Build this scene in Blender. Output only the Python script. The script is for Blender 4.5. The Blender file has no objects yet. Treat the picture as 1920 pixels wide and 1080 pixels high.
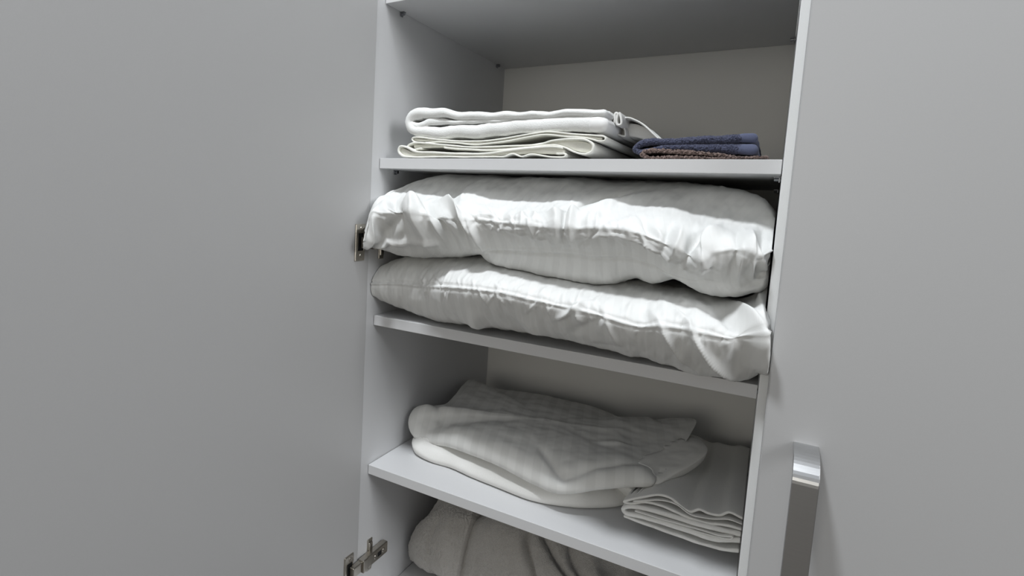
import bpy, bmesh, math, random
import numpy as np
from mathutils import Vector, Matrix, noise
random.seed(7); rng = np.random.default_rng(7)
sc = bpy.context.scene
COL = sc.collection

# ------------------------------------------------------------------ camera
F, CX, CY = 1051.66, 812.93, 483.92                 # focal length and optical centre, in pixels of 1920x1080
CAM = np.array([0.60765, -0.81012, 0.00867])
FWD = np.array([-0.51164, 0.85310, -0.10215]); RT = np.array([0.85407, 0.51795, 0.04787]); UP = np.array([-0.09375, 0.06276, 0.99362])
cam = bpy.data.cameras.new('camera'); camo = bpy.data.objects.new('camera', cam); COL.objects.link(camo)
cam.sensor_width = 36; cam.lens = F / 1920 * 36
cam.shift_x = (960 - CX) / 1920; cam.shift_y = -(540 - CY) / 1920
cam.clip_start = .01
camo.matrix_world = Matrix(((RT[0], UP[0], -FWD[0], CAM[0]), (RT[1], UP[1], -FWD[1], CAM[1]), (RT[2], UP[2], -FWD[2], CAM[2]), (0, 0, 0, 1)))
sc.camera = camo

def at(x, y, axis, c):
    """the point of the plane axis = c that the photograph shows at pixel x, y"""
    d = FWD + RT * (x - CX) / F - UP * (y - CY) / F
    i = 'xyz'.index(axis)
    return CAM + d * (c - CAM[i]) / d[i]

# measures of the wardrobe (metres; x right, y into the wardrobe, z up)
W, D, S, T = 0.611, 0.5045, 0.022, 0.018
ZA, ZB, ZC, ZD, ZE = 0.360, 0.0785, -0.2047, -0.4895, -0.783      # shelf tops

# ------------------------------------------------------------------ materials
def new_mat(name):
    m = bpy.data.materials.new(name); m.use_nodes = True
    nt = m.node_tree; b = nt.nodes['Principled BSDF']
    return m, nt, b
def bump(nt, b, scale, strength, dist=.001, detail=3, kind='noise', mapping=None):
    tc = nt.nodes.new('ShaderNodeTexCoord')
    if kind == 'noise':
        n = nt.nodes.new('ShaderNodeTexNoise'); n.inputs['Scale'].default_value = scale; n.inputs['Detail'].default_value = detail; out = n.outputs[0]
    else:
        n = nt.nodes.new('ShaderNodeTexVoronoi'); n.inputs['Scale'].default_value = scale; out = n.outputs['Distance']
    if mapping:
        mp = nt.nodes.new('ShaderNodeMapping'); mp.inputs['Scale'].default_value = mapping
        nt.links.new(tc.outputs['Object'], mp.inputs[0]); nt.links.new(mp.outputs[0], n.inputs['Vector'])
    else:
        nt.links.new(tc.outputs['Object'], n.inputs['Vector'])
    bp = nt.nodes.new('ShaderNodeBump'); bp.inputs['Strength'].default_value = strength; bp.inputs['Distance'].default_value = dist
    nt.links.new(out, bp.inputs['Height']); nt.links.new(bp.outputs[0], b.inputs['Normal'])
    return out
def tint(nt, b, out, c1, c2, lo=.3, hi=.7):
    r = nt.nodes.new('ShaderNodeValToRGB'); r.color_ramp.elements[0].position = lo; r.color_ramp.elements[1].position = hi
    r.color_ramp.elements[0].color = (*c1, 1); r.color_ramp.elements[1].color = (*c2, 1)
    nt.links.new(out, r.inputs[0]); nt.links.new(r.outputs[0], b.inputs['Base Color'])
def laminate(name, col, rough=.42):
    m, nt, b = new_mat(name)
    o = bump(nt, b, 900, .06, .0003, 2)
    tint(nt, b, o, [c * .975 for c in col], col)
    b.inputs['Roughness'].default_value = rough; b.inputs['Specular IOR Level'].default_value = .35
    return m
M_lam = laminate('white_laminate', (.66, .665, .675))
M_edge = laminate('white_edge_band', (.63, .632, .638), .35)
M_strip = laminate('panel_edge_band', (.80, .81, .81), .35)
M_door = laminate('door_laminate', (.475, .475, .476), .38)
M_back = laminate('back_panel_board', (.68, .675, .655), .5)
M_pin = None
def fabric(name, c1, c2, scale=1400, strength=.35, dist=.0006, sheen=.25, kind='noise', rough=.85, sss=0.):
    m, nt, b = new_mat(name)
    o = bump(nt, b, scale, strength, dist, 4, kind)
    tint(nt, b, o, c1, c2)
    b.inputs['Roughness'].default_value = rough; b.inputs['Specular IOR Level'].default_value = .2
    b.inputs['Sheen Weight'].default_value = sheen; b.inputs['Sheen Roughness'].default_value = .5
    return m
M_terry_w = fabric('white_terry', (.74, .745, .73), (.81, .815, .80), 700, .5, .0012)
M_cream = fabric('cream_cotton', (.77, .765, .70), (.82, .82, .765), 900, .25, .0005)
M_hem = fabric('white_hem', (.80, .805, .795), (.84, .84, .83), 900, .15, .0004)
M_navy = fabric('navy_terry', (.03, .034, .065), (.105, .115, .19), 520, 1., .004, .15)
M_navy_hem = fabric('navy_hem', (.085, .095, .155), (.11, .125, .20), 1500, .4, .0006, .1)
M_brown = fabric('brown_terry', (.09, .06, .052), (.33, .24, .21), 420, 1., .005, .15)
M_robe = fabric('robe_terry', (.44, .42, .395), (.56, .54, .51), 600, .9, .003, .3)
M_linen = fabric('white_linen', (.74, .735, .71), (.79, .785, .76), 900, .25, .0006, .1)
def satin(name, c1, c2, period=.021, axis='u'):
    """cotton with woven satin stripes, along the stripe attribute of the mesh"""
    m, nt, b = new_mat(name)
    bump(nt, b, 500, .18, .0006, 4)
    at_ = nt.nodes.new('ShaderNodeAttribute'); at_.attribute_name = 'stripe'
    mu = nt.nodes.new('ShaderNodeMath'); mu.operation = 'MULTIPLY'; mu.inputs[1].default_value = 2 * math.pi / period
    si = nt.nodes.new('ShaderNodeMath'); si.operation = 'SINE'
    nt.links.new(at_.outputs['Fac'], mu.inputs[0]); nt.links.new(mu.outputs[0], si.inputs[0])
    r = nt.nodes.new('ShaderNodeMapRange'); r.inputs['From Min'].default_value = -.25; r.inputs['From Max'].default_value = .25
    nt.links.new(si.outputs[0], r.inputs[0])
    mx = nt.nodes.new('ShaderNodeMix'); mx.data_type = 'RGBA'
    mx.inputs[6].default_value = (*c1, 1); mx.inputs[7].default_value = (*c2, 1)
    nt.links.new(r.outputs[0], mx.inputs[0]); nt.links.new(mx.outputs[2], b.inputs['Base Color'])
    rr = nt.nodes.new('ShaderNodeMapRange'); rr.inputs['To Min'].default_value = .8; rr.inputs['To Max'].default_value = .5
    nt.links.new(r.outputs[0], rr.inputs[0]); nt.links.new(rr.outputs[0], b.inputs['Roughness'])
    b.inputs['Specular IOR Level'].default_value = .16
    return m
M_pillow = satin('satin_stripe_cotton', (.69, .695, .683), (.72, .725, .712))
M_duvet = satin('satin_stripe_duvet', (.69, .69, .67), (.74, .74, .72), .03)
def metal(name, col, rough, aniso=0):
    m, nt, b = new_mat(name)
    o = bump(nt, b, 60, .05, .0003, 3, mapping=(1, 1, 60) if aniso else None)
    tint(nt, b, o, [c * .93 for c in col], col)
    b.inputs['Metallic'].default_value = 1; b.inputs['Roughness'].default_value = rough
    return m
M_alu = metal('brushed_aluminium', (.60, .605, .61), .32, 1)
M_nickel = metal('nickel_plate', (.52, .49, .44), .28)
M_pin = metal('pin_steel', (.30, .31, .33), .35)
M_dark = fabric('dark_opening', (.012, .012, .012), (.02, .02, .02), 300, .1, .0005, 0)

# ------------------------------------------------------------------ object helpers
def link(o, parent=None):
    COL.objects.link(o)
    if parent is not None:
        o.parent = parent
        o.matrix_parent_inverse = Matrix.Translation(-Vector(parent.location))
    return o
def thing(name, label, cat, loc, group=None):
    o = bpy.data.objects.new(name, None); o.empty_display_size = .05; o.location = loc; COL.objects.link(o)
    o['label'] = label; o['category'] = cat
    if group: o['group'] = group
    return o
def tag(o, label, cat, group=None):
    o['label'] = label; o['category'] = cat
    if group: o['group'] = group
    return o
def mesh_obj(name, verts, faces, mat, parent=None, smooth=True, attr=None):
    me = bpy.data.meshes.new(name)
    me.from_pydata([tuple(map(float, v)) for v in verts], [], [tuple(map(int, f)) for f in faces])
    bm = bmesh.new(); bm.from_mesh(me); bmesh.ops.recalc_face_normals(bm, faces=bm.faces); bm.to_mesh(me); bm.free()
    if smooth: me.polygons.foreach_set('use_smooth', [True] * len(me.polygons))
    if attr is not None:
        a = me.attributes.new('stripe', 'FLOAT', 'POINT'); a.data.foreach_set('value', np.asarray(attr, dtype=np.float32))
    me.materials.append(mat)
    return link(bpy.data.objects.new(name, me), parent)
def bm_box(bm, a, b, bev=.0008, seg=2, rot=None):
    """bevelled box between corners a and b"""
    a, b = Vector(a), Vector(b); r = bmesh.ops.create_cube(bm, size=1)
    vs = r['verts']; d = b - a
    for v in vs: v.co = Vector((v.co.x * d.x, v.co.y * d.y, v.co.z * d.z))
    es = list({e for v in vs for e in v.link_edges})
    if bev:
        rr = bmesh.ops.bevel(bm, geom=vs + es, offset=bev, segments=seg, affect='EDGES', profile=.5)
        vs = list({v for f in rr['faces'] for v in f.verts} | {v for v in vs if v.is_valid})
    M = Matrix.Translation((a + b) / 2) @ (rot.to_4x4() if rot else Matrix.Identity(4))
    for v in vs: v.co = M @ v.co
    return vs
def bm_cyl(bm, p, axis, r, h, seg=24, r2=None):
    q = Vector(axis).to_track_quat('Z', 'Y')
    M = Matrix.Translation(p) @ q.to_matrix().to_4x4()
    return bmesh.ops.create_cone(bm, cap_ends=True, segments=seg, radius1=r, radius2=r if r2 is None else r2, depth=h, matrix=M)['verts']
def bm_obj(name, bm, mat, parent=None, smooth=False):
    bmesh.ops.recalc_face_normals(bm, faces=bm.faces)
    me = bpy.data.meshes.new(name); bm.to_mesh(me); bm.free()
    me.materials.append(mat)
    if smooth:
        for p in me.polygons: p.use_smooth = True
    return link(bpy.data.objects.new(name, me), parent)
def box_obj(name, a, b, mat, parent=None, bev=.0008):
    bm = bmesh.new(); bm_box(bm, a, b, bev); return bm_obj(name, bm, mat, parent)

# ------------------------------------------------------------------ wardrobe
ZTOP, ZBOT = 0.95, -1.18
ward = thing('wardrobe', 'white laminate wardrobe with left door open and right door shut, linen on its shelves', 'wardrobe', (W / 2, 0, ZBOT))
box_obj('side_panel', (-T, -S, ZBOT), (0, D + .004, ZTOP), M_lam, ward)
box_obj('side_panel', (W, -S, ZBOT), (W + T, D + .004, ZTOP), M_strip, ward)
box_obj('side_panel', (2 * W + T, -S, ZBOT), (2 * W + 2 * T, D + .004, ZTOP), M_lam, ward)
box_obj('back_panel', (-T, D, ZBOT), (2 * W + 2 * T, D + .006, ZTOP), M_back, ward)
box_obj('top_panel', (-T, -S, ZTOP), (2 * W + 2 * T, D + .006, ZTOP + T), M_lam, ward)
box_obj('plinth', (-T, .03, ZBOT - .08), (2 * W + 2 * T, .045, ZBOT), M_lam, ward)
box_obj('bottom_panel', (-T, -S, ZBOT - .0005), (2 * W + 2 * T, D, ZBOT + T), M_lam, ward)
def pin(x, y, z, sx):
    bm = bmesh.new()
    bm_cyl(bm, (x + sx * .004, y, z - .0035), (1, 0, 0), .0028, .008, 16)
    bm_box(bm, (x + sx * .002 - .0008, y - .004, z - .008), (x + sx * .002 + .0008, y + .004, z - .0005), .0004, 1)
    bm_box(bm, (min(x, x + sx * .009), y - .0035, z - .0016), (max(x, x + sx * .009), y + .0035, z), .0004, 1)
    return bm
for zt in (ZA, ZB, ZC, ZD, ZE):
    sh = box_obj('shelf', (.0010, 0, zt - T), (W - .0010, D - .001, zt), M_edge, ward, .0007)
    for x, sx in ((0, 1), (W, -1)):
        for y in (.048, .455):
            bm_obj('shelf_pin', pin(x, y, zt - T, sx), M_pin, sh)

# doors
DZ0, DZ1 = ZBOT - .003, ZTOP + .012
box_obj('door', (W + .0095, -S - .002 - T, DZ0), (2 * W + T + .008, -S - .002, DZ1), M_door, ward, .0018)
hd = [o for o in ward.children if o.name == 'door'][0]
# handle: flat aluminium bow, seen from its top bend down
def handle(parent):
    cx, w2, yf, R, zt, zb, t = 0.6642, .0127, -S - .002 - T, .030, -.2525, -.60, .004
    prof = []                                                   # outer line in (y, z), from the top mount down to the bottom one
    n = 14
    for i in range(n + 1):
        a = math.pi / 2 * i / n
        prof.append((yf - (R + .020) * math.sin(a), zt - R + R * math.cos(a)))
    for i in range(n + 1):
        a = math.pi / 2 * i / n
        prof.append((yf - (R + .020) * math.cos(a), zb + R - R * math.sin(a)))
    P = np.array(prof); tan = np.gradient(P, axis=0); tan /= np.linalg.norm(tan, axis=1)[:, None]
    nrm = np.stack([-tan[:, 1], tan[:, 0]], 1)
    if nrm[n, 0] < 0: nrm = -nrm
    Q = P + nrm * t
    Q[:, 0] = np.minimum(Q[:, 0], yf)
    V, Fc = [], []
    ch = .0006
    for i in range(len(P)):
        for (p, dx) in ((P[i] + (Q[i] - P[i]) * .12, -w2), (P[i], -w2 + ch), (P[i], w2 - ch), (P[i] + (Q[i] - P[i]) * .12, w2), (Q[i], w2), (Q[i], -w2)):
            V.append((cx + dx, p[0], p[1]))
    m = 6
    for i in range(len(P) - 1):
        for j in range(m):
            Fc.append((i * m + j, i * m + (j + 1) % m, (i + 1) * m + (j + 1) % m, (i + 1) * m + j))
    Fc.append(tuple(range(m))); Fc.append(tuple((len(P) - 1) * m + j for j in range(m)))
    o = mesh_obj('handle', V, Fc, M_alu, parent, smooth=False)
    o['label'] = 'brushed aluminium bow handle'
handle(hd)
# open left door: hinged beside the left panel, turned a little past a right angle
DA = math.radians(1.5)
def door_pt(x, y):        # x = out of the door's inner face, y = along the door towards its free edge (from its hinge edge)
    return Vector((-math.sin(DA) * y + x * math.cos(DA) + .0012, -S - .0012 - math.cos(DA) * y - x * math.sin(DA), 0))
bm = bmesh.new(); vs = bm_box(bm, (-T, 0, DZ0), (0, W + .008, DZ1), .0012)
for v in vs: p = door_pt(v.co.x, v.co.y); v.co = Vector((p.x, p.y, v.co.z))
ld = bm_obj('door', bm, M_door, ward)
def hinge(zc):
    root = ld
    def dbox(bm, a, b, bev): 
        for v in bm_box(bm, a, b, bev): p = door_pt(v.co.x, v.co.y); v.co = Vector((p.x, p.y, v.co.z))
    bm = bmesh.new()                                            # cup plate on the door: frame around a dark opening, two screws
    y0, y1 = .014, .0385
    dbox(bm, (0, y0, zc + .016), (.0032, y1, zc + .032), .0012)
    dbox(bm, (0, y0, zc - .032), (.0032, y1, zc - .014), .0012)
    dbox(bm, (0, y1 - .0065, zc - .0155), (.0032, y1, zc + .0175), .0008)
    dbox(bm, (0, y0, zc - .0155), (.0018, y0 + .002, zc + .0175), .0004)
    for sz in (.024, -.0235):
        c = door_pt(.0034, (y0 + y1) / 2 - .002); bm_cyl(bm, (c.x, c.y, zc + sz), (1, 0, 0), .0044, .0014, 24, .0036)
        c = door_pt(.0040, (y0 + y1) / 2 - .002)
        bm_box(bm, (c.x - .0004, c.y - .0028, zc + sz - .0005), (c.x + .0006, c.y + .0028, zc + sz + .0005), .0002, 1)
        bm_box(bm, (c.x - .0004, c.y - .0005, zc + sz - .0028), (c.x + .0006, c.y + .0005, zc + sz + .0028), .0002, 1)
    # arm: from the cup round the corner and along the side panel
    for (ya, yb, xa, xb, h, dz) in ((-.0455, -.0215, .0036, .0120, .0075, -.003), ):
        vs = bm_box(bm, (xa, ya - .004, zc - h - .002), (xb + .002, yb + .004, zc + h + .002), .0014)
    bm_box(bm, (.0035, -.022, zc - .0115), (.0160, .054, zc + .0115), .0022, 3)
    bm_box(bm, (.0045, -.0250, zc - .0125), (.0180, -.0095, zc + .0125), .0020, 3)
    # mounting plate with wings above and below the arm
    bm_box(bm, (0, .000, zc - .0075), (.004, .046, zc + .0075), .0008)
    for s in (1, -1):
        bm_box(bm, (0, .006, min(zc, zc + s * .032)), (.0030, .0200, max(zc, zc + s * .032)), .001)
        bm_box(bm, (0, .0075, min(zc + s * .010, zc + s * .026)), (.0058, .018, max(zc + s * .010, zc + s * .026)), .0016)
    for yy in (.014, .040):
        bm_cyl(bm, (.0163, yy, zc), (1, 0, 0), .0050, .0014, 24, .0034)
    o = bm_obj('hinge', bm, M_nickel, root); o['label'] = 'nickel hinge'
    bm = bmesh.new()
    dbox(bm, (.0001, y0 + .0015, zc - .015), (.0012, y1 - .006, zc + .017), .0004)
    bm_obj('hinge_opening', bm, M_dark, root)
    bm = bmesh.new(); bm_box(bm, (.0155, .0205, zc - .0045), (.0164, .0325, zc + .0045), .0003)
    bm_obj('arm_slot', bm, M_dark, root)
hinge(-.0695); hinge(-.6755)

# ------------------------------------------------------------------ cloth helpers
def smooth_curve(pts, n, closed=False):
    """Catmull-Rom through the points, n samples evenly spread along its length"""
    P = np.array(pts, float)
    if closed: Q = np.vstack([P[-1], P, P[0], P[1]])
    else: Q = np.vstack([2 * P[0] - P[1], P, 2 * P[-1] - P[-2]])
    out = []
    for i in range(1, len(Q) - 2):
        p0, p1, p2, p3 = Q[i - 1:i + 3]
        d1 = max(np.linalg.norm(p2 - p1), 1e-9) ** .5; d0 = max(np.linalg.norm(p1 - p0), 1e-9) ** .5; d2 = max(np.linalg.norm(p3 - p2), 1e-9) ** .5
        m1 = (p2 - p1) - d1 * ((p2 - p0) / (d0 + d1) - (p1 - p0) / d0); m2 = (p2 - p1) - d1 * ((p3 - p1) / (d1 + d2) - (p3 - p2) / d2) * 1
        m1 = (p2 - p1) + d1 * ((p1 - p0) / d0 - (p2 - p0) / (d0 + d1))
        m2 = (p2 - p1) + d1 * ((p3 - p2) / d2 - (p3 - p1) / (d1 + d2))
        for t in np.linspace(0, 1, 17)[:-1]:
            out.append((2*t**3 - 3*t*t + 1) * p1 + (t**3 - 2*t*t + t) * m1 + (-2*t**3 + 3*t*t) * p2 + (t**3 - t*t) * m2)
    if not closed: out.append(Q[-2])
    else: out.append(out[0])
    O = np.array(out); L = np.r_[0, np.cumsum(np.linalg.norm(np.diff(O, axis=0), axis=1))]
    s = np.linspace(0, L[-1], n + 1 if closed else n)
    R = np.stack([np.interp(s, L, O[:, k]) for k in range(O.shape[1])], 1)
    return R[:-1] if closed else R
def fbm(P, scale, seed, octs=3):
    return np.array([noise.fractal(Vector((p[0] * scale + seed, p[1] * scale, p[2] * scale)), 1.0, 2.0, octs) for p in P])
def grid_normals(G):
    du = np.gradient(G, axis=0); dv = np.gradient(G, axis=1)
    N = np.cross(du, dv); return N / np.maximum(np.linalg.norm(N, axis=2, keepdims=True), 1e-9)
def grid_faces(nu, nv, wrap_v=False):
    Fc = []
    for i in range(nu - 1):
        for j in range(nv if wrap_v else nv - 1):
            k = (j + 1) % nv
            Fc.append((i * nv + j, i * nv + k, (i + 1) * nv + k, (i + 1) * nv + j))
    return Fc
def ridge(x, w):                                    # rounded fold, narrow crest
    return np.exp(-np.abs(x / w) ** 1.6)

def px_curve(pts):
    """curve given as (pixel x, pixel y, depth y): points of the photographed surface standing at that depth"""
    return [at(x, y, 'y', d) for x, y, d in pts]

def pillow(guides, nu=420, per=26, seam=2, folds=(), noise_amp=.0016, seed=3., ends=(.03, .03)):
    """closed pillow skin lofted through guide curves that all run left to right, in order round its section"""
    C = [smooth_curve(g, nu) for g in guides]
    n = len(C); A = np.stack(C, 1)                  # nu x n x 3
    u = np.linspace(0, 1, nu)
    nv = per * n
    G = np.zeros((nu, nv, 3))
    for i in range(nu):
        k = smooth_section(A[i], per)
        G[i] = k
    return G, u
def smooth_section(P, per):
    n = len(P); out = np.zeros((n * per, 3))
    t = np.linspace(0, 1, per, endpoint=False)[:, None]
    for i in range(n):
        p0, p1, p2, p3 = P[(i - 1) % n], P[i], P[(i + 1) % n], P[(i + 2) % n]
        d0 = max(np.linalg.norm(p1 - p0), 1e-6) ** .5; d1 = max(np.linalg.norm(p2 - p1), 1e-6) ** .5; d2 = max(np.linalg.norm(p3 - p2), 1e-6) ** .5
        m1 = (p2 - p1) + d1 * ((p1 - p0) / d0 - (p2 - p0) / (d0 + d1))
        m2 = (p2 - p1) + d1 * ((p3 - p2) / d2 - (p3 - p1) / (d1 + d2))
        out[i * per:(i + 1) * per] = (2*t**3 - 3*t*t + 1) * p1 + (t**3 - 2*t*t + t) * m1 + (-2*t**3 + 3*t*t) * p2 + (t**3 - t*t) * m2
    return out
def arc_from(G, j0):
    """signed distance round the section from grid line j0 (positive with growing j)"""
    nu, nv, _ = G.shape
    R = np.roll(G, -j0, axis=1)
    d = np.linalg.norm(np.diff(np.concatenate([R, R[:, :1]], 1), axis=1), axis=2)
    tot = d.sum(1, keepdims=True); s = np.concatenate([np.zeros((nu, 1)), np.cumsum(d, 1)[:, :-1]], 1)
    s = np.where(s > tot / 2, s - tot, s)
    return np.roll(s, j0, axis=1)
def close_ends(G, name, mat, parent, stripe):
    nu, nv, _ = G.shape
    V = G.reshape(-1, 3); F = grid_faces(nu, nv, True)
    c0, c1 = G[0].mean(0), G[-1].mean(0)
    c0[0] = max(c0[0], .0015); c1[0] = min(c1[0], W - .002)
    if G[-1][:, 1].min() < -.028 and G[-1][:, 0].max() > W: c1[1] = -.029; c1[2] = G[-1][G[-1][:, 1] < -.02][:, 2].mean()
    V = np.vstack([V, c0, c1]); n = nu * nv
    F += [(j, (j + 1) % nv, n) for j in range(nv)] + [((nu - 1) * nv + j, (nu - 1) * nv + (j + 1) % nv, n + 1) for j in range(nv)]
    return mesh_obj(name, V, F, mat, parent, True, np.r_[stripe.reshape(-1), 0, 0])
def wrinkle(G, s, t, folds, rnd, seed, amp, crease=(), t2=None, lips=()):
    """push the skin along its normals: folds = (s0, t0, length, width, height, slant), rnd = random small puckers near t = 0"""
    N = grid_normals(G)
    d = np.zeros(s.shape)
    for s0, t0, L, w, h, sl in folds:
        dt = t - t0
        d += h * ridge(s - s0 - sl * dt, w) * np.exp(-(dt / L) ** 2)
    for s0, t0, L, w, h, sl in rnd:
        dt = t - t0
        d += h * ridge(s - s0 - sl * dt, w) * np.exp(-(dt / L) ** 2)
    f = fbm(G.reshape(-1, 3) * np.array([1, .7, .7]), 26, seed, 3).reshape(s.shape)
    f2 = fbm(G.reshape(-1, 3) * np.array([1.6, .6, .6]), 70, seed + 9, 2).reshape(s.shape)
    d += amp * f + amp * .45 * f2
    if t2 is not None:
        k = np.clip((s - .17) / .06, 0, 1) * np.clip((.56 - s) / .06, 0, 1)
        d += k * (-.0035 * np.exp(-(t2 / .003) ** 2) + .002 * np.exp(-((t2 - .006) / .004) ** 2))
    for t0, w, h, sa, sb in lips: d += h * np.exp(-((t - t0) / w) ** 2) * np.clip((s - sa) / .02, 0, 1) * np.clip((sb - s) / .02, 0, 1)
    for t0, w, h in crease: d += h * np.exp(-((t - t0) / w) ** 2)
    return G + N * d[..., None]
def x_len(G):
    return np.repeat(G[:, :, 0].mean(1)[:, None], G.shape[1], 1)

def press(o, other, reach=.03, gap=.0006):
    """where cloth o would run into the cloth other, lay its skin against it"""
    from mathutils.bvhtree import BVHTree
    me = other.data; bv = BVHTree.FromPolygons([v.co.copy() for v in me.vertices], [tuple(p.vertices) for p in me.polygons])
    for v in o.data.vertices:
        loc, nor, i, d = bv.find_nearest(v.co, reach)
        if loc is not None and (v.co - loc).dot(nor) < gap:
            v.co = loc + nor * gap
            if v.co.y > -.027: v.co.x = min(max(v.co.x, .0015), W - .002)
    o.data.update()

# ------------------------------------------------------------------ the two pillows
def lower_pillow():
    seam = [(692, 532, -.012), (742, 532, -.008), (788, 536, -.018), (847, 539, -0.052), (901, 544, -0.066), (951, 551, -0.070), (992, 561, -0.072), (1034, 570, -0.074), (1080, 580, -0.076),
            (1126, 592, -0.078), (1174, 607, -0.078), (1200, 613, -0.077), (1231, 611, -0.076), (1279, 616, -0.076), (1322, 625, -0.076), (1372, 634, -0.076), (1400, 629, -0.067), (1446, 622, -0.039)]
    low = [(694, 551, -.008), (715, 562, .002), (752, 577, .012), (800, 594, 0.010), (840, 602, 0.000), (900, 608, -0.012), (930, 611, -0.017), (975, 618, -0.020), (1020, 624, -0.022), (1060, 634, -0.024),
           (1104, 648, -0.026), (1137, 653, -0.026), (1182, 668, -0.026), (1205, 671, -0.026), (1226, 679, -0.026), (1257, 687, -0.026), (1300, 700, -0.026), (1366, 707, -0.028), (1410, 709, -0.028), (1438, 690, -0.036)]
    upper = [(692, 517, -.004), (718, 499, .014), (760, 484, .035), (820, 484, 0.038), (900, 490, 0.015), (960, 502, 0.010), (1040, 518, 0.005), (1120, 535, 0.000), (1180, 541, -0.002), (1240, 550, -0.004), (1300, 560, -0.004), (1350, 570, -0.004), (1392, 570, 0.004), (1440, 540, 0.030)]
    S_, L_, U_ = px_curve(seam), px_curve(low), px_curve(upper)
    L_ = [np.array([p[0], p[1], max(p[2], ZC + .0015) if p[1] > -.001 else p[2]]) for p in L_]
    x0, x1 = .004, W - .004
    def line(zs, y):
        return [np.array([x0 + (x1 - x0) * k / (len(zs) - 1), y, z]) for k, z in enumerate(zs)]
    under = line([ZC + .03, ZC + .004, ZC + .003, ZC + .003, ZC + .003, ZC + .003, ZC + .004], .13)
    backlow = line([ZC + .035, ZC + .01, ZC + .006, ZC + .006, ZC + .006, ZC + .01, ZC + .03], .40)
    back = line([ZC + .05, ZC + .06, ZC + .06, ZC + .06, ZC + .06, ZC + .06, ZC + .05], .44)
    backtop = line([ZC + .07, ZC + .108, ZC + .112, ZC + .11, ZC + .105, ZC + .095, ZC + .07], .38)
    top = line([ZC + .08, ZC + .120, ZC + .124, ZC + .121, ZC + .112, ZC + .10, ZC + .078], .17)
    nu, per = 460, 24
    G, u = pillow([under, L_, S_, U_, top, backtop, back, backlow], nu, per)
    s = x_len(G); js = 2 * per; t = arc_from(G, js)
    folds = [(.505, -.03, .040, .0045, .0065, -.55), (.545, -.038, .050, .0055, .009, -.6), (.43, -.02, .03, .004, .003, -.4), (.375, -.006, .016, .005, .006, 1.1), (.40, -.02, .03, .010, -.004, .8),
             (.245, -.012, .014, .0022, .0028, -.5), (.275, -.012, .012, .0022, .0025, -.7), (.345, -.012, .018, .0022, .0022, -.2), (.325, -.008, .012, .003, .003, .9), (.125, -.012, .014, .002, .0018, .1),
             (.565, .02, .05, .012, -.009, -.4), (.582, .03, .05, .008, .010, -.25), (.598, .04, .05, .006, .007, .1), (.60, -.03, .04, .01, .008, -.3), (.575, -.05, .03, .012, -.008, -.2),
             (.47, .02, .03, .004, -.002, 0), (.45, .02, .03, .006, .0025, .1), (.49, .025, .03, .005, .002, -.1), (.41, .03, .03, .004, .002, .15), (.385, .028, .03, .003, .002, .1), (.335, .02, .02, .003, .0015, .3)]
    rnd = []
    for k in range(60):
        s0 = .10 + .5 * rng.random(); sg = rng.choice([-1, 1])
        rnd.append((s0, sg * .008, .006 + .012 * rng.random(), .0016 + .002 * rng.random(), (.0008 + .0012 * rng.random()) * rng.choice([1, 1, -1]), .5 * rng.normal()))
    for k in range(16):      # soft swags where the underside meets the shelf
        rnd.append((.2 + .4 * rng.random(), -.075, .03, .012 + .012 * rng.random(), .004 * rng.normal(), .3 * rng.normal()))
    folds = [(a, b, l * 1.1, w * .95, h * 1.35, k) for a, b, l, w, h, k in folds]
    rnd = [(a, b, l, w, h * 1.4, k) for a, b, l, w, h, k in rnd]
    G = wrinkle(G, s, t, folds, rnd, 11., .0026, [(0, .0016, .0018), (.0042, .0022, -.0022), (-.004, .0018, -.0010)])
    lim = (G[:, :, 1] > -.004); G[:, :, 2] = np.where(lim, np.maximum(G[:, :, 2], ZC + .0012), G[:, :, 2])
    G[:, :, 0] = np.where(G[:, :, 1] > -.027, np.clip(G[:, :, 0], .0015, W - .002), G[:, :, 0])
    G[:, :, 0] = np.minimum(G[:, :, 0], .619)
    o = close_ends(G, 'pillow', M_pillow, None, s)
    tag(o, 'lower of two white striped pillows, its long piped seam facing front, lying on the shelf', 'pillow', 'pillows stacked on the middle shelf')
    return o
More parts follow.
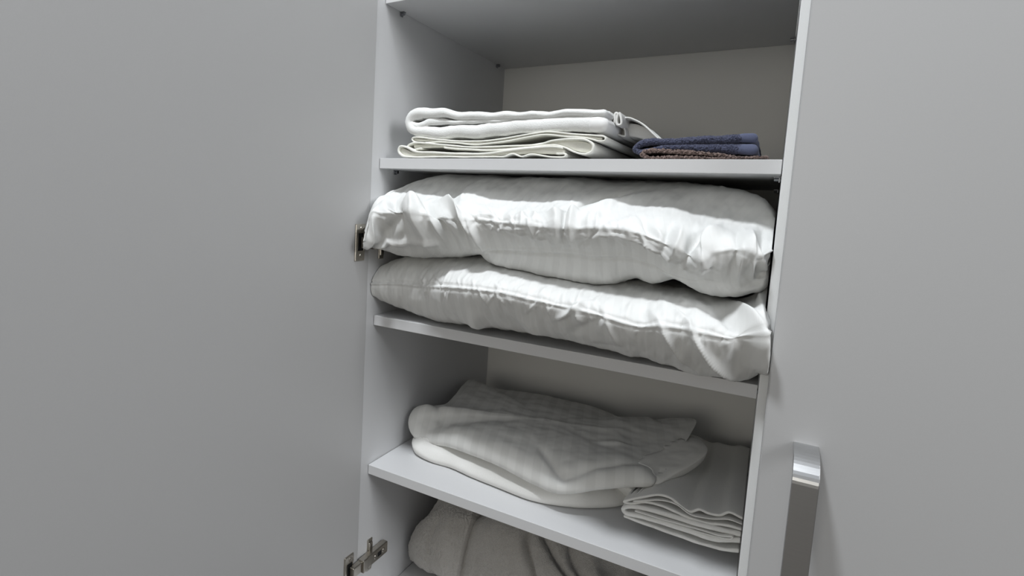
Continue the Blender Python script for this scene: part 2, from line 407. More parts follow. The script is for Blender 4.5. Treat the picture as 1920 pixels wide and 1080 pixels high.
def upper_pillow():
    ridge_l = [(682, 452, -0.078), (697, 397, -0.066), (716, 400, -0.064), (760, 398, -0.072), (800, 403, -0.065), (852, 410, -0.050), (900, 412, -0.049), (980, 421, -0.058), (1060, 429, -0.061), (1140, 428, -0.061), (1200, 438, -0.061), (1260, 462, -0.061), (1316, 486, -0.063), (1340, 474, -0.061), (1390, 468, -0.049), (1420, 480, -0.041), (1449, 470, -0.027)]
    belly = [(681, 463, -0.075), (700, 452, -0.062), (722, 458, -0.047), (752, 470, -0.033), (800, 468, -0.026), (860, 466, -0.022), (905, 468, -0.021), (980, 474, -0.030), (1060, 479, -0.034), (1120, 485, -0.034), (1180, 487, -0.034), (1225, 499, -0.034), (1265, 519, -0.033), (1330, 527, -0.031), (1400, 533, -0.016), (1437, 500, -0.010)]
    low = [(681, 466, -0.070), (696, 461, -0.050), (708, 464, -0.030), (730, 472, -0.010), (755, 481, 0.000), (800, 483, 0.007), (860, 481, 0.006), (902, 478, 0.005), (915, 490, -0.003), (960, 503, -0.004), (1040, 520, -0.008), (1110, 531, -0.008), (1150, 530, -0.008), (1188, 522, -0.006), (1225, 532, -0.008), (1262, 523, -0.008), (1300, 543, -0.010), (1345, 553, -0.010), (1400, 550, -0.010), (1430, 540, -0.012), (1440, 492, -0.008)]
    shadow = [(685, 440, -.06), (702, 384, -.045), (740, 362, -.015), (775, 362, -.01), (800, 365, -.02), (850, 372, -.022), (868, 362, -.026), (920, 374, -.02), (1000, 380, -.016), (1060, 376, -.016), (1130, 384, -.012), (1200, 386, -.012), (1260, 392, -.012), (1310, 404, -.014), (1370, 416, -.016), (1420, 425, -.018), (1456, 440, -.02)]
    top = [(690, 425, -.03), (706, 382, -.005), (745, 357, .03), (790, 336, .06), (830, 331, .08), (900, 333, .09), (1000, 336, .09), (1080, 338, .09), (1105, 345, .085), (1140, 348, .085), (1200, 348, .085), (1290, 352, .08), (1360, 357, .075), (1410, 367, .07), (1440, 385, .06), (1457, 420, .04)]
    R_, B_, L_, H_, T_ = [px_curve(c) for c in (ridge_l, belly, low, shadow, top)]
    for k, (x, y, d) in enumerate(shadow):            # the slope where it leaves the shade of the shelf above
        for it in range(30): d = .5 * d + .5 * .40 * (ZB - T - at(x, y, 'y', d)[2]) if x > 715 else d
        H_[k] = at(x, y, 'y', d)
    T_ = [np.array([p[0], p[1], min(p[2], ZB - T - .0015)]) for p in T_]
    x0, x1 = .004, W - .004; zb = ZC + .137
    def line(zs, y): return [np.array([x0 + (x1 - x0) * k / (len(zs) - 1), y, z]) for k, z in enumerate(zs)]
    under = line([zb + .01, zb + .003, zb + .001, zb, zb - .005, zb - .013, zb - .03], .16)
    backlow = line([zb + .01, zb, zb - .002, zb - .004, zb - .006, zb - .01, zb - .02], .38)
    back = line([zb + .04, zb + .05, zb + .055, zb + .055, zb + .05, zb + .045, zb + .03], .43)
    backtop = line([ZB - T - .04, ZB - T - .012, ZB - T - .004, ZB - T - .004, ZB - T - .006, ZB - T - .014, ZB - T - .05], .36)
    top2 = line([ZB - T - .03, ZB - T - .004, ZB - T - .002, ZB - T - .002, ZB - T - .002, ZB - T - .008, ZB - T - .04], .20)
    nu, per = 480, 20
    G, u = pillow([under, L_, B_, R_, H_, T_, top2, backtop, back, backlow], nu, per)
    s = x_len(G); t = arc_from(G, 3 * per)
    folds = [ # big gathers across the front, left to right: crest (s), height on section (t)
             (.128, .035, .020, .012, .006, -.1), (.178, .040, .022, .010, .008, -.2), (.152, .035, .02, .007, -.006, -.1), (.097, .03, .02, .007, -.005, .1), (.35, .036, .015, .012, .004, .2), (.375, .036, .015, .009, .004, .3), (.27, -.010, .006, .010, .0018, 6.), (.30, -.018, .006, .010, .0016, -7.), (.41, -.010, .005, .010, .0016, 8.), (.455, -.014, .006, .012, .0022, -5.), (.50, -.020, .006, .012, .002, -6.), (.24, .012, .006, .012, .0018, 6.), (.33, .008, .006, .010, .0016, -7.),
             (.085, .02, .05, .010, -.010, .15), (.115, .015, .05, .013, .010, .1), (.150, .005, .05, .008, -.008, -.1), (.190, .012, .045, .006, .010, -.25), (.178, -.02, .03, .007, -.006, 0), (.205, -.022, .03, .005, .006, -.1),
             (.140, -.02, .022, .005, .004, 0), (.30, .02, .03, .005, .004, .35), (.352, .022, .03, .009, .006, .3), (.372, .020, .03, .006, .006, .35), (.36, .016, .03, .003, -.005, .35), (.395, .02, .03, .005, .003, .3), (.405, .02, .03, .004, .003, .3),
             (.47, .02, .03, .008, -.003, .2), (.492, .02, .03, .006, -.006, .3), (.505, .02, .03, .006, .006, .3), (.523, .018, .035, .005, -.008, .45), (.54, .02, .035, .010, .009, .3), (.573, .015, .03, .005, -.004, .1), (.585, .02, .035, .008, .007, .1), (.598, .01, .03, .004, -.004, .0),
             (.575, -.02, .022, .0025, .003, 0), (.59, -.02, .022, .0025, .004, -.15), (.60, -.012, .022, .004, .005, -.3), (.46, -.012, .01, .003, .003, -.5), (.255, -.01, .01, .003, .002, .9), (.315, -.01, .008, .003, .002, .9),
             (.40, .095, .03, .007, -.010, .75), (.425, .09, .035, .016, .006, .75), (.035, .012, .03, .009, -.003, .6), (.055, -.03, .02, .012, -.006, 1.0), (.028, -.02, .012, .008, .004, 1.2)]
    rnd = []
    for k in range(46):
        s0 = .07 + .53 * rng.random()
        rnd.append((s0, .012 * rng.normal(), .006 + .018 * rng.random(), .0018 + .003 * rng.random(), (.0008 + .0016 * rng.random()) * rng.choice([1, 1, -1]), .6 * rng.normal()))
    for k in range(22):
        rnd.append((.2 + .4 * rng.random(), .02 + .01 * rng.random(), .02, .004 + .006 * rng.random(), .0025 * rng.normal(), .3 * rng.normal()))
    folds = [(a, b, l * 1.15, w * .95, h * 1.7, k) for a, b, l, w, h, k in folds]
    rnd = [(a, b, l, w, h * 1.5, k) for a, b, l, w, h, k in rnd]
    G = wrinkle(G, s, t, folds, rnd, 31., .0026, [(0, .0022, .0016), (-.0045, .002, -.0012)], arc_from(G, 2 * per), [(-.058, .006, .008, .015, .135), (.006, .004, -.003, .22, .30)])
    lim = G[:, :, 1] > -.001
    G[:, :, 2] = np.where(lim, np.minimum(G[:, :, 2], ZB - T - .001), G[:, :, 2])
    G[:, :, 0] = np.where(G[:, :, 1] > -.027, np.clip(G[:, :, 0], .0015, W - .002), G[:, :, 0])
    near = (np.abs(G[:, :, 2] + .0695) < .014) & (G[:, :, 1] > -.029) & (G[:, :, 1] < .058)
    G[:, :, 0] = np.where(near, np.maximum(G[:, :, 0], .0195), np.minimum(G[:, :, 0], .619))
    o = close_ends(G, 'pillow', M_pillow, None, s)
    tag(o, 'upper of two white striped pillows, front gathered in folds, its corner by the hinge', 'pillow', 'pillows stacked on the middle shelf')
    return o
low_p = lower_pillow(); up_p = upper_pillow(); press(low_p, up_p)

# ------------------------------------------------------------------ folded cloths seen end on
def ribbon(name, path, y0, y1, mat, parent=None, n=150, rows=26, skew=(0, 0), seed=1., wob=.0012, round_f=.5, org=(0, 0), sc_=1., depth_px=None, base=None, fuzz=0., taper=0.):
    """thick cloth folded along path = (x, y, thickness) in photo pixels at depth y0, running back to y1"""
    P = []
    for x, y, th in path:
        X, Y = org[0] + x / sc_, org[1] + y / sc_
        p = at(X, Y, 'y', y0); q = at(X, Y + th / sc_, 'y', y0)
        P.append((p[0], p[2], abs(q[2] - p[2]) / 2))
    C = smooth_curve(P, n)
    XZ, h = C[:, :2], C[:, 2]
    tan = np.gradient(XZ, axis=0); tan /= np.maximum(np.linalg.norm(tan, axis=1)[:, None], 1e-9)
    nr = np.stack([-tan[:, 1], tan[:, 0]], 1)
    ncap = 7
    ang = np.linspace(math.pi / 2, -math.pi / 2, ncap + 2)[1:-1]
    # section loop: left side forward, end cap, right side backward, start cap; every entry = (index, normal weight, tangent weight)
    idx = list(range(n)) + [n - 1] * ncap + list(range(n - 1, -1, -1)) + [0] * ncap
    nw = [1.] * n + [math.sin(a) for a in ang] + [-1.] * n + [-math.sin(a) for a in ang]
    tw = [0.] * n + [math.cos(a) for a in ang] + [0.] * n + [-math.cos(a) for a in ang]
    idx = np.array(idx); nw = np.array(nw)[:, None]; tw = np.array(tw)[:, None]
    hm = float(np.median(h)); R = hm * round_f * 2
    ys = [0, .03, .12, .28, .5, .75, 1.]
    rowsy = [(R * t, math.sqrt(max(0, 1 - (1 - t) ** 2))) for t in ys]
    for k in range(1, rows): rowsy.append((R + (y1 - y0 - R) * k / (rows - 1), 1.))
    V = []
    m = len(idx)
    for dy, kk in rowsy:
        kk = max(kk, .04)
        w1 = np.array([noise.noise(Vector((XZ[i, 0] * 30 + seed, dy * 14, XZ[i, 1] * 30))) for i in range(n)])
        w2 = np.array([noise.noise(Vector((XZ[i, 0] * 90 + seed, dy * 40 + 5, XZ[i, 1] * 90))) for i in range(n)])
        hh = h * (1 + .13 * w2)
        off = nr[idx] * nw * (hh[idx] * kk)[:, None] + tan[idx] * tw * (hh[idx] * kk)[:, None]
        q = XZ[idx] + off + nr[idx] * (wob * w1[idx])[:, None]
        px = q[:, 0] + skew[0] * dy; pz = q[:, 1] + skew[1] * dy
        if base is not None: pz = np.maximum(pz, base)
        yy = y0 + dy + .0022 * w1[idx]
        if taper: pz = base + (pz - base) * (1 - taper * dy / (y1 - y0))
        if fuzz:
            fz = np.array([noise.noise(Vector((a * 420, dy * 420 + seed, b_ * 420))) for a, b_ in zip(px, pz)])
            pz = pz + fuzz * np.maximum(fz, -.4); px = px + fuzz * .5 * np.roll(fz, 7); yy = yy - fuzz * .9 * np.roll(fz, 3) * (dy < .01)
            if base is not None: pz = np.maximum(pz, base)
        px = np.clip(px, .0015, W - .0015)
        V.append(np.stack([px, yy, pz], 1))
    V = np.concatenate(V); F = grid_faces(len(rowsy), m, True)
    F = [tuple(f) for f in F]
    # front and back caps: quads across the thickness
    for r in (0, len(rowsy) - 1):
        o = r * m
        for i in range(n - 1):
            a, b = o + i, o + i + 1; c_, d_ = o + n + ncap + (n - 2 - i), o + n + ncap + (n - 1 - i)
            F.append((a, b, c_, d_))
        F.append(tuple([o + n - 1] + [o + n + k for k in range(ncap)] + [o + n + ncap]))
        F.append(tuple([o + 2 * n + ncap - 1] + [o + 2 * n + ncap + k for k in range(ncap)] + [o]))
    return mesh_obj(name, V, F, mat, parent, True)
K1 = dict(org=(700, 0), sc_=3.375, base=ZB + .0006)
K2 = dict(org=(1080, 60), sc_=3.375, base=ZB + .0006)
def shelf_towels():
    b = thing('bath_towel', 'thick white bath towel folded in two plump layers, topmost of the white towel stack', 'towel', (.2, .15, ZB + .03), 'white towels on the shelf')
    ribbon('folded_body', [(1448, 712, 50), (1200, 711, 50), (900, 727, 50), (720, 733, 54), (520, 726, 56), (400, 712, 66), (300, 708, 66), (232, 730, 62), (212, 768, 60), (240, 815, 62), (320, 832, 70), (450, 832, 78), (640, 826, 85), (900, 802, 90), (1150, 786, 96), (1350, 780, 98), (1420, 781, 98)],
           .015, .36, M_terry_w, b, seed=2., wob=.0035, round_f=.45, **K1)
    ribbon('hem', [(1388, 781, 102), (1408, 781, 104), (1430, 782, 100)], .0135, .30, M_hem, b, n=12, seed=4., wob=.001, round_f=.42, **K1)
    ribbon('inner_fold', [(300, 735, 40), (250, 745, 44), (232, 770, 40), (270, 795, 44), (310, 785, 40), (350, 768, 46), (400, 772, 44), (480, 772, 30), (640, 766, 30), (900, 752, 28), (1150, 736, 26), (1380, 730, 22)], .0185, .30, M_terry_w, b, n=100, seed=18., wob=.003, **K1)
    K3 = dict(org=(960, 190), sc_=6.857, base=ZB + .0006)
    ribbon('folded_end', [(1120, 160, 33), (1190, 148, 33), (1243, 142, 33), (1258, 230, 33), (1296, 288, 33), (1318, 225, 33), (1328, 152, 33), (1352, 158, 33), (1342, 255, 33), (1356, 300, 33), (1398, 292, 33), (1396, 200, 33), (1380, 152, 33)],
           .060, .26, M_linen, b, n=200, seed=5., wob=.0008, **K3)
    ribbon('folded_end', [(1100, 372, 24), (1180, 364, 22), (1260, 376, 22), (1350, 422, 22), (1448, 444, 22), (1452, 385, 22), (1424, 300, 22), (1422, 232, 22), (1480, 207, 22), (1580, 240, 22), (1700, 312, 24), (1830, 430, 24), (1900, 500, 24)],
           .085, .36, M_linen, b, n=200, seed=6., wob=.0008, **K3)
    ribbon('back_fold', [(1120, 300, 150), (1300, 330, 130), (1420, 360, 150), (1560, 370, 170), (1720, 420, 150), (1860, 500, 100)], .105, .37, M_linen, b, n=60, seed=16., wob=.002, round_f=.2, **K3)
    o = ribbon('hand_towel', [(300, 905, 10), (250, 893, 10), (242, 876, 10), (265, 868, 10), (400, 882, 11), (640, 895, 11), (800, 880, 11), (1000, 846, 11), (1100, 833, 11), (1250, 848, 11), (1400, 858, 11), (1462, 866, 12), (1466, 884, 12), (1440, 891, 11), (1350, 872, 11), (1230, 862, 11), (1080, 852, 11), (980, 868, 11), (800, 900, 11), (640, 912, 11), (420, 898, 11), (330, 902, 10)],
           .014, .40, M_cream, None, n=220, seed=7., wob=.0008, **K1)
    ribbon('inner_layer', [(262, 884, 16), (400, 891, 12), (640, 904, 14), (800, 892, 16), (1000, 860, 16), (1100, 844, 14), (1250, 855, 12), (1440, 878, 16)], .0185, .38, M_cream, o, n=80, seed=17., wob=.0006, **K1)
    h1 = o
    tag(o, 'thin white folded towel directly under the thick bath towel', 'towel', 'white towels on the shelf')
    o = ribbon('hand_towel', [(300, 940, 12), (240, 946, 11), (215, 925, 12), (250, 905, 12), (400, 912, 12), (600, 930, 12), (900, 922, 12), (1050, 914, 12), (1130, 890, 13), (1250, 880, 14), (1345, 886, 15), (1388, 915, 15), (1384, 955, 15), (1340, 974, 14), (1270, 960, 12), (1200, 930, 12), (1120, 918, 11), (900, 940, 12), (700, 950, 12), (450, 935, 12)],
           .012, .40, M_cream, None, n=240, seed=8., wob=.0008, **K1)
    ribbon('inner_layer', [(262, 925, 26), (420, 924, 18), (600, 940, 18), (900, 932, 16), (1100, 908, 26), (1200, 908, 44), (1300, 926, 70), (1365, 935, 54)], .0185, .38, M_cream, o, n=90, seed=19., wob=.001, **K1)
    h2 = o
    tag(o, 'white folded towel with a wide loop fold at its right end, between two others', 'towel', 'white towels on the shelf')
    o = ribbon('hand_towel', [(1160, 972, 12), (1215, 975, 12), (1212, 990, 11), (1140, 993, 10), (1000, 978, 11), (935, 990, 10), (880, 972, 11), (820, 990, 10), (760, 990, 10), (600, 992, 10), (400, 992, 10), (250, 992, 11), (180, 984, 13), (157, 958, 14), (165, 928, 14), (205, 930, 14), (260, 958, 14), (370, 964, 14), (560, 972, 14), (700, 972, 14), (850, 953, 13), (1000, 935, 12), (1120, 928, 12), (1190, 935, 12)],
           .008, .40, M_cream, None, n=260, seed=9., wob=.0007, **K1)
    ribbon('inner_layer', [(180, 956, 44), (240, 975, 30), (400, 979, 18), (700, 983, 16), (860, 968, 24), (1000, 956, 36), (1120, 952, 44), (1195, 958, 36)], .0135, .38, M_cream, o, n=90, seed=20., wob=.001, **K1)
    h3 = o
    tag(o, 'white folded towel at the bottom of the stack, lying open-looped at its left end', 'towel', 'white towels on the shelf')
    nv = thing('face_towel', 'navy blue folded terry towel lying on the brown towel', 'towel', (.5, .12, ZB + .01))
    ribbon('folded_body', [(1040, 671, 56), (900, 680, 54), (700, 688, 50), (560, 694, 46), (460, 698, 46), (400, 712, 40), (370, 738, 36), (392, 756, 34), (450, 750, 36), (560, 733, 44), (700, 730, 52), (860, 733, 62), (1045, 739, 68)],
           .022, .30, M_navy, nv, n=300, rows=60, seed=12., wob=.0014, fuzz=.0011, **K2)
    ribbon('hem', [(1032, 671, 54), (1075, 668, 58), (1116, 669, 60)], .0225, .28, M_navy_hem, nv, n=16, seed=13., wob=.0006, round_f=.35, **K2)
    ribbon('hem', [(1040, 739, 66), (1080, 741, 70), (1112, 742, 72)], .0215, .28, M_navy_hem, nv, n=16, seed=14., wob=.0006, round_f=.35, **K2)
    o = ribbon('face_towel', [(1210, 793, 14), (1040, 791, 14), (900, 780, 20), (760, 766, 25), (640, 755, 26), (520, 752, 25), (440, 756, 25), (412, 773, 24), (440, 790, 18), (600, 792, 18), (850, 794, 14), (1100, 796, 10)],
           .018, .30, M_brown, None, n=320, rows=60, seed=15., wob=.0014, fuzz=.0022, **K2)
    br = o
    tag(o, 'brown fluffy folded towel under the navy one', 'towel')
    for part in b.children: press(h1, part, .004, .0003)
    press(h2, h1, .003, .0003); press(h3, h2, .003, .0003)
    for part in nv.children: press(br, part, .005, .0003)
shelf_towels()

# ------------------------------------------------------------------ bedding on the shelf below the pillows
def slab(name, rim, centre, zc, base, mat, folds, nt_=300, nr_=70, seed=1., amp=.003, power=5, label=None, cat=None, group=None, skirt=.02, floor=-9.):
    """soft folded cloth: rim = 3D outline points with the rise h of the cloth just inside them, closed on a flat underside"""
    B = smooth_curve([tuple(p) + (h,) for p, h in rim], nt_, closed=True)
    C = np.array(centre)
    rr = np.r_[np.linspace(0, .86, nr_ - 22), .86 + .14 * np.sin(np.linspace(0, 1, 23)[1:] * math.pi / 2)]
    V = []; ST = []
    for k, r in enumerate(rr):
        xy = C[None, :2] + (B[:, :2] - C[None, :2]) * r
        z = zc * (1 - r ** 2) + (B[:, 2] + B[:, 3]) * r ** 2 - B[:, 3] * r ** power * (1 - math.sqrt(max(0, 1 - max(0, (r - .86) / .14) ** 2)) * .0)
        edge = max(0, (r - .80) / .20)
        z = zc * (1 - r * r) + (B[:, 2] + B[:, 3]) * r * r - B[:, 3] * (1 - math.sqrt(max(0, 1 - edge ** 2.2)))
        V.append(np.stack([xy[:, 0], xy[:, 1], z], 1))
    G = np.stack(V)                                   # nr x nt x 3
    x, y = G[:, :, 0], G[:, :, 1]
    d = amp * fbm(G.reshape(-1, 3), 14, seed, 3).reshape(x.shape) + amp * .4 * fbm(G.reshape(-1, 3), 45, seed + 4, 2).reshape(x.shape)
    for x0, y0, x1, y1, w, h in folds:                # creases between two points of the plan
        a = np.array([x0, y0]); b = np.array([x1, y1]); L = np.linalg.norm(b - a); t = (b - a) / L
        u = ((x - x0) * t[0] + (y - y0) * t[1]) / L; v = (x - x0) * -t[1] + (y - y0) * t[0]
        d += h * ridge(v, w) * np.clip(1.25 - np.abs(u - .5) * 2.5 + .5, 0, 1)
    fall = np.clip((1 - rr) / .06, 0.15, 1)[:, None]
    N = grid_normals(G); N = np.where(N[:, :, 2:3] < 0, -N, N)
    G = G + N * (d * fall)[..., None]
    G[:, :, 2] = np.maximum(G[:, :, 2], floor + .0015)
    und = [G[-1].copy()]
    for k, (q, f) in enumerate(((.995, .35), (.985, .7), (.96, 1.), (.7, 1.), (.3, 1.))):
        xy = C[None, :2] + (G[-1][:, :2] - C[None, :2]) * q
        zb = np.maximum(base + (G[-1][:, 2] - skirt - base) * q ** .5, floor)
        und.append(np.stack([xy[:, 0], xy[:, 1], G[-1][:, 2] * (1 - f) + zb * f], 1))
    A = np.concatenate([G, np.stack(und[1:])]); nr2 = len(A)
    V = A.reshape(-1, 3); F = grid_faces(nr2, nt_, True)
    V = np.vstack([V, A[-1].mean(0)]); last = (nr2 - 1) * nt_
    F += [(last + j, last + (j + 1) % nt_, nr2 * nt_) for j in range(nt_)]
    V[:, 0] = np.clip(V[:, 0], .002, W - .002); V[:, 1] = np.minimum(V[:, 1], D - .004)
    o = mesh_obj(name, V, F, mat, None, True, np.r_[A[:, :, 0].reshape(-1) + .25 * A[:, :, 1].reshape(-1), 0])
    return tag(o, label, cat, group)
def R_(x, y, ax, c, h): return (at(x, y, ax, c), h)
def lower_shelf():
    zf = ZD + .010
    rim = [R_(774, 838, 'z', zf + .006, .014), R_(800, 858, 'z', zf, .014), R_(840, 870, 'z', zf, .016), R_(880, 888, 'z', zf, .018), R_(930, 908, 'z', zf, .02), R_(1000, 934, 'z', zf, .022), R_(1080, 946, 'z', zf, .022), R_(1150, 946, 'z', zf, .02), R_(1190, 938, 'z', zf, .018),
           R_(1226, 915, 'y', .105, .014), R_(1262, 892, 'y', .14, .012), R_(1300, 870, 'y', .19, .010), R_(1326, 848, 'y', .24, .008), R_(1319, 830, 'y', .285, .006),
           (np.array([.50, .38, ZD + .06]), .006), (np.array([.35, .45, ZD + .02]), .01), (np.array([.18, .45, ZD + .02]), .01), (np.array([.04, .40, ZD + .02]), .01), (np.array([.02, .25, ZD + .02]), .012), (np.array([.025, .12, ZD + .02]), .014)]
    duv = slab('folded_duvet_cover', rim, (.27, .22), ZD + .045, ZD + .0008, M_linen, [(.36, .09, .42, .06, .012, .004), (.2, .05, .3, .03, .012, -.004), (.45, .12, .52, .3, .02, .006)], seed=21., amp=.003, floor=ZD + .0008, skirt=.02,
         label='white folded duvet cover lying under the striped one, its rounded front edge on the shelf', cat='duvet cover', group='folded bedding on the lower shelf')
    rim = [R_(768, 806, 'y', .105, .020), R_(766, 786, 'y', .115, .020), R_(777, 768, 'y', .135, .016), R_(800, 766, 'y', .16, .010), R_(832, 760, 'y', .20, .008), R_(852, 742, 'y', .25, .005), R_(868, 722, 'y', .32, .004), R_(885, 711, 'y', .375, .002), R_(915, 726, 'y', .40, .004), R_(980, 736, 'y', .42, .006), R_(1060, 752, 'y', .43, .006), R_(1130, 771, 'y', .42, .006),
           R_(1196, 794, 'y', .405, .004), R_(1222, 787, 'y', .395, .003), R_(1262, 784, 'y', .38, .001), R_(1303, 786, 'y', .36, .001), R_(1296, 812, 'y', .30, .004), R_(1272, 846, 'y', .23, .006), R_(1244, 874, 'y', .165, .010), R_(1230, 893, 'y', .125, .014), R_(1226, 906, 'y', .10, .018), R_(1190, 908, 'y', .085, .020), R_(1130, 912, 'y', .065, .022), R_(1052, 921, 'y', .04, .020), R_(1000, 902, 'y', .045, .022), R_(930, 866, 'y', .055, .022), R_(880, 846, 'y', .067, .022), R_(830, 829, 'y', .083, .022), R_(788, 825, 'y', .097, .022)]
    duv2 = slab('folded_duvet_cover', rim, (.27, .21), ZD + .086, ZD + .058, M_duvet, [(.30, .10, .36, .045, .008, -.010), (.36, .05, .46, .13, .010, -.006), (.16, .19, .42, .24, .010, .0022), (.43, .12, .37, .32, .016, .004), (.46, .33, .43, .42, .010, -.012), (.38, .17, .44, .19, .006, .003), (.05, .16, .085, .12, .010, -.008)], seed=23., amp=.0026, skirt=.010, floor=ZD + .02,
         label='grey-white striped duvet cover folded flat on top of the plain one, one corner flap raised', cat='duvet cover', group='folded bedding on the lower shelf')
    K = dict(org=(1040, 700), sc_=2.842, base=ZD + .0006)
    o = ribbon('bed_sheet', [(372, 768, 13.4), (470, 800, 15.1), (560, 833, 16.8), (700, 882, 16.8), (800, 916, 16.8), (880, 940, 18.5), (975, 948, 20.2)], .058, .44, M_linen, None, n=140, seed=31., wob=.001, taper=.4, **K)
    s1 = o
    tag(o, 'thin white folded sheet, bottom of the sheet pile by the right panel', 'bed sheet', 'folded sheets by the right panel')
    o = ribbon('bed_sheet', [(986, 862, 25.2), (900, 842, 25.2), (750, 806, 26.9), (600, 758, 25.2), (480, 726, 23.5), (400, 714, 21.8), (362, 726, 21.8), (378, 750, 21.8), (470, 772, 23.5), (600, 808, 26.9), (750, 856, 30.2), (880, 892, 30.2), (985, 895, 30.2)], .056, .43, M_linen, None, n=200, seed=32., wob=.0018, taper=.45, **K)
    s2 = o
    ribbon('inner_layer', [(430, 737, 7), (600, 786, 7), (750, 832, 7), (880, 866, 8), (950, 874, 10), (940, 884, 8), (860, 872, 7), (740, 840, 6)], .0535, .40, M_linen, o, n=90, seed=36., wob=.001, taper=.45, **K)
    tag(o, 'white sheet rolled into a flat double layer, middle of the sheet pile', 'bed sheet', 'folded sheets by the right panel')
    o = ribbon('bed_sheet', [(1004, 776, 14.3), (930, 742, 14.3), (880, 758, 14.3), (820, 748, 14.3), (770, 726, 14.3), (720, 738, 14.3), (680, 716, 14.3), (620, 668, 13.4), (560, 650, 13.4), (480, 660, 13.4), (400, 676, 12.6), (368, 686, 12.6), (400, 696, 12.6), (480, 692, 13.4), (560, 704, 13.4), (640, 738, 14.3), (720, 776, 15.1), (800, 800, 15.1), (880, 808, 15.1), (1000, 832, 15.1)], .060, .43, M_linen, None, n=240, seed=33., wob=.0016, taper=.45, **K)
    ribbon('inner_layer', [(420, 684, 6), (500, 676, 6), (570, 678, 6), (650, 704, 6), (730, 756, 6), (820, 776, 6), (920, 776, 6), (995, 806, 6)], .0575, .40, M_linen, o, n=110, seed=37., wob=.001, taper=.45, **K)
    tag(o, 'white folded sheet with a wavy layered hem, topmost of the sheet pile', 'bed sheet', 'folded sheets by the right panel')
    press(duv, duv2); press(o, duv2); press(o, duv); press(s2, duv); press(s1, duv); press(s2, o, .01); press(s1, s2, .01)
lower_shelf()

# ------------------------------------------------------------------ bathrobe on the bottom shelf
def robe():
    b = thing('bathrobe', 'grey-white fluffy bathrobe rolled up on the bottom shelf', 'bathrobe', (.22, .25, ZE))
    zb = ZE + .002
    def line(x0, x1, zs, y): return [np.array([x0 + (x1 - x0) * k / (len(zs) - 1), y, z]) for k, z in enumerate(zs)]
    def loft(name, guides, folds, seed, per=22, nu=260):
        G, u = pillow([[np.array(p, float) for p in g] for g in guides], nu, per)
        s = x_len(G); t = arc_from(G, 2 * per)
        G = wrinkle(G, s, t, folds, [], seed, .0022)
        G = G + grid_normals(G) * (.0016 * fbm(G.reshape(-1, 3), 260, seed, 2).reshape(s.shape))[..., None]
        G[:, :, 2] = np.clip(G[:, :, 2], ZE + .0006, ZD - T - .002); G[:, :, 0] = np.clip(G[:, :, 0], .0025, W - .003)
        return close_ends(G, name, M_robe, b, s)
    # main roll, right of the dark crevice
    low = [at(838, 1090, 'y', .28), at(866, 1098, 'y', .125), at(890, 1102, 'y', .10), at(940, 1120, 'y', .09), at(1060, 1160, 'y', .09), at(1200, 1200, 'y', .14)]
    mid = [at(846, 1040, 'y', .28), at(873, 1042, 'y', .12), at(898, 1046, 'y', .095), at(950, 1062, 'y', .085), at(1060, 1098, 'y', .08), at(1180, 1120, 'y', .15)]
    upp = [at(866, 985, 'y', .28), at(893, 980, 'y', .135), at(918, 985, 'y', .11), at(960, 1000, 'y', .10), at(1060, 1042, 'y', .11), at(1172, 1085, 'y', .17)]
    loft('folded_body', [line(.13, .47, [zb, zb, zb], .20), low, mid, upp, line(.15, .46, [ZD - T - .03, ZD - T - .03, ZD - T - .06], .22), line(.14, .47, [ZD - T - .05] * 3, .38), line(.14, .47, [zb + .02] * 3, .42)],
         [(.335, .02, .10, .005, -.020, -.35), (.30, .0, .10, .02, .006, -.3), (.375, .03, .10, .005, -.020, -.9), (.42, .03, .08, .012, .012, -.4), (.24, .02, .1, .03, .004, 0), (.40, .03, .08, .006, -.016, -.6)], 41.)
    # rolled sleeve on the left, lapping in front of it
    low = [at(770, 1052, 'y', .155), at(800, 1069, 'y', .12), at(832, 1078, 'y', .10), at(858, 1100, 'y', .105)]
    mid = [at(766, 1022, 'y', .142), at(798, 1022, 'y', .105), at(834, 1030, 'y', .088), at(863, 1045, 'y', .10)]
    upp = [at(783, 984, 'y', .145), at(812, 972, 'y', .125), at(848, 976, 'y', .102), at(882, 978, 'y', .11)]
    top = [at(806, 960, 'y', .160), at(830, 948, 'y', .145), at(858, 950, 'y', .130), at(889, 955, 'y', .130)]
    loft('folded_sleeve', [line(.008, .17, [zb, zb, zb], .21), low, mid, upp, top, line(.075, .20, [ZD - T - .022] * 3, .26), line(.02, .18, [ZD - T - .07] * 3, .38), line(.01, .17, [zb + .02] * 3, .41)],
         [(.098, .0, .14, .006, -.006, -.05), (.13, .0, .14, .02, .003, 0), (.06, .02, .05, .02, .004, 0)], 43.)
robe()


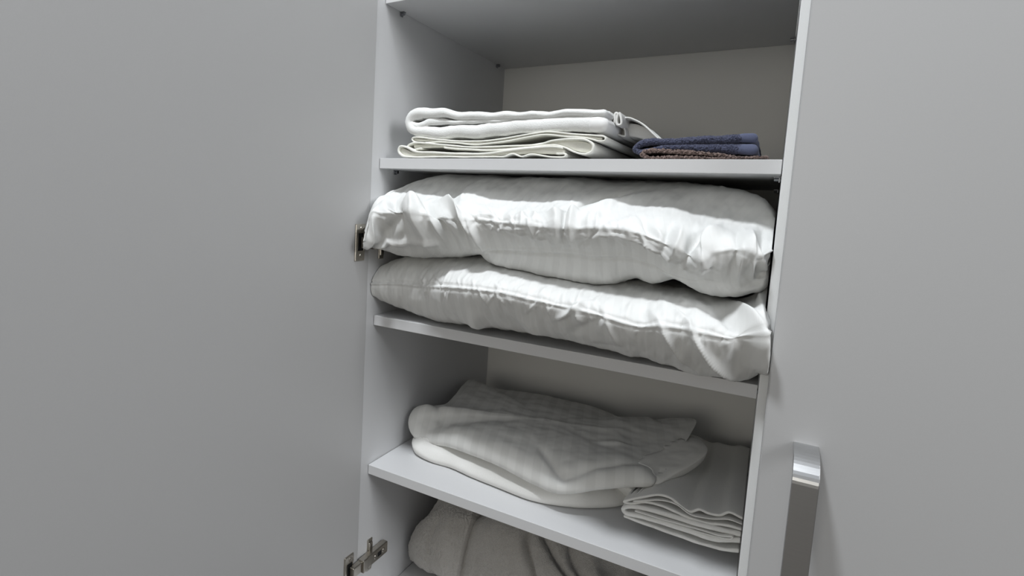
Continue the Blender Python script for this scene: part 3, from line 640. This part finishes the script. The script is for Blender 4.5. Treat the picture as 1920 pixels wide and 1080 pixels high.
# ------------------------------------------------------------------ room
def struct(o): o['kind'] = 'structure'; return o
M_wall = laminate('wall_paint', (.62, .61, .59), .8)
M_floor = fabric('floor_wood', (.10, .09, .08), (.155, .14, .125), 30, .1, .001, 0, 'noise', .45)
struct(box_obj('floor', (-7, -9, ZBOT - .13), (8, D + .06, ZBOT - .08), M_floor, None, 0))
struct(box_obj('wall_back', (-7, D + .01, ZBOT - .08), (8, D + .06, 1.6), M_wall, None, 0))

# ------------------------------------------------------------------ light
def area(name, loc, target, size, power, col=(1, 1, 1), shape='DISK', spread=180):
    l = bpy.data.lights.new(name, 'AREA'); l.shape = shape; l.size = size; l.energy = power; l.color = col; l.spread = math.radians(spread)
    o = bpy.data.objects.new(name, l); COL.objects.link(o); o.location = loc
    o.rotation_euler = (Vector(target) - Vector(loc)).to_track_quat('-Z', 'Y').to_euler()
    return o
area('ceiling_lamp', (.08, -.84, 1.95), (.3, -.05, -.2), .24, 39.5, (.95, .99, 1.03))
area('side_fill', (2.9, -.75, 1.2), (0, -.2, .2), 1.2, 36, (.97, .985, 1))  # added fill from the right, no real fixture: brightens the open left door
area('front_fill', (.2, -3.6, .25), (.3, 0, .1), 1.3, 15, (1, .965, .88))  # added frontal fill, no window there: lifts the back panel and bay interiors
w = bpy.data.worlds.new('world'); sc.world = w; w.use_nodes = True
nt = w.node_tree; bg = nt.nodes['Background']
tc = nt.nodes.new('ShaderNodeTexCoord'); sp = nt.nodes.new('ShaderNodeSeparateXYZ'); rp = nt.nodes.new('ShaderNodeValToRGB')
mr = nt.nodes.new('ShaderNodeMapRange'); mr.inputs['From Min'].default_value = -1; mr.inputs['From Max'].default_value = 1
nt.links.new(tc.outputs['Generated'], sp.inputs[0]); nt.links.new(sp.outputs['Z'], mr.inputs[0]); nt.links.new(mr.outputs[0], rp.inputs[0]); nt.links.new(rp.outputs[0], bg.inputs['Color'])
e = rp.color_ramp.elements; e[0].position = .25; e[0].color = (.20, .185, .17, 1); e[1].position = .72; e[1].color = (.64, .665, .70, 1); k = e.new(.5); k.color = (.50, .477, .435, 1)
bg.inputs['Strength'].default_value = .42
sc.view_settings.view_transform = 'Standard'; sc.view_settings.look = 'None'; sc.view_settings.exposure = .10; sc.view_settings.gamma = 1
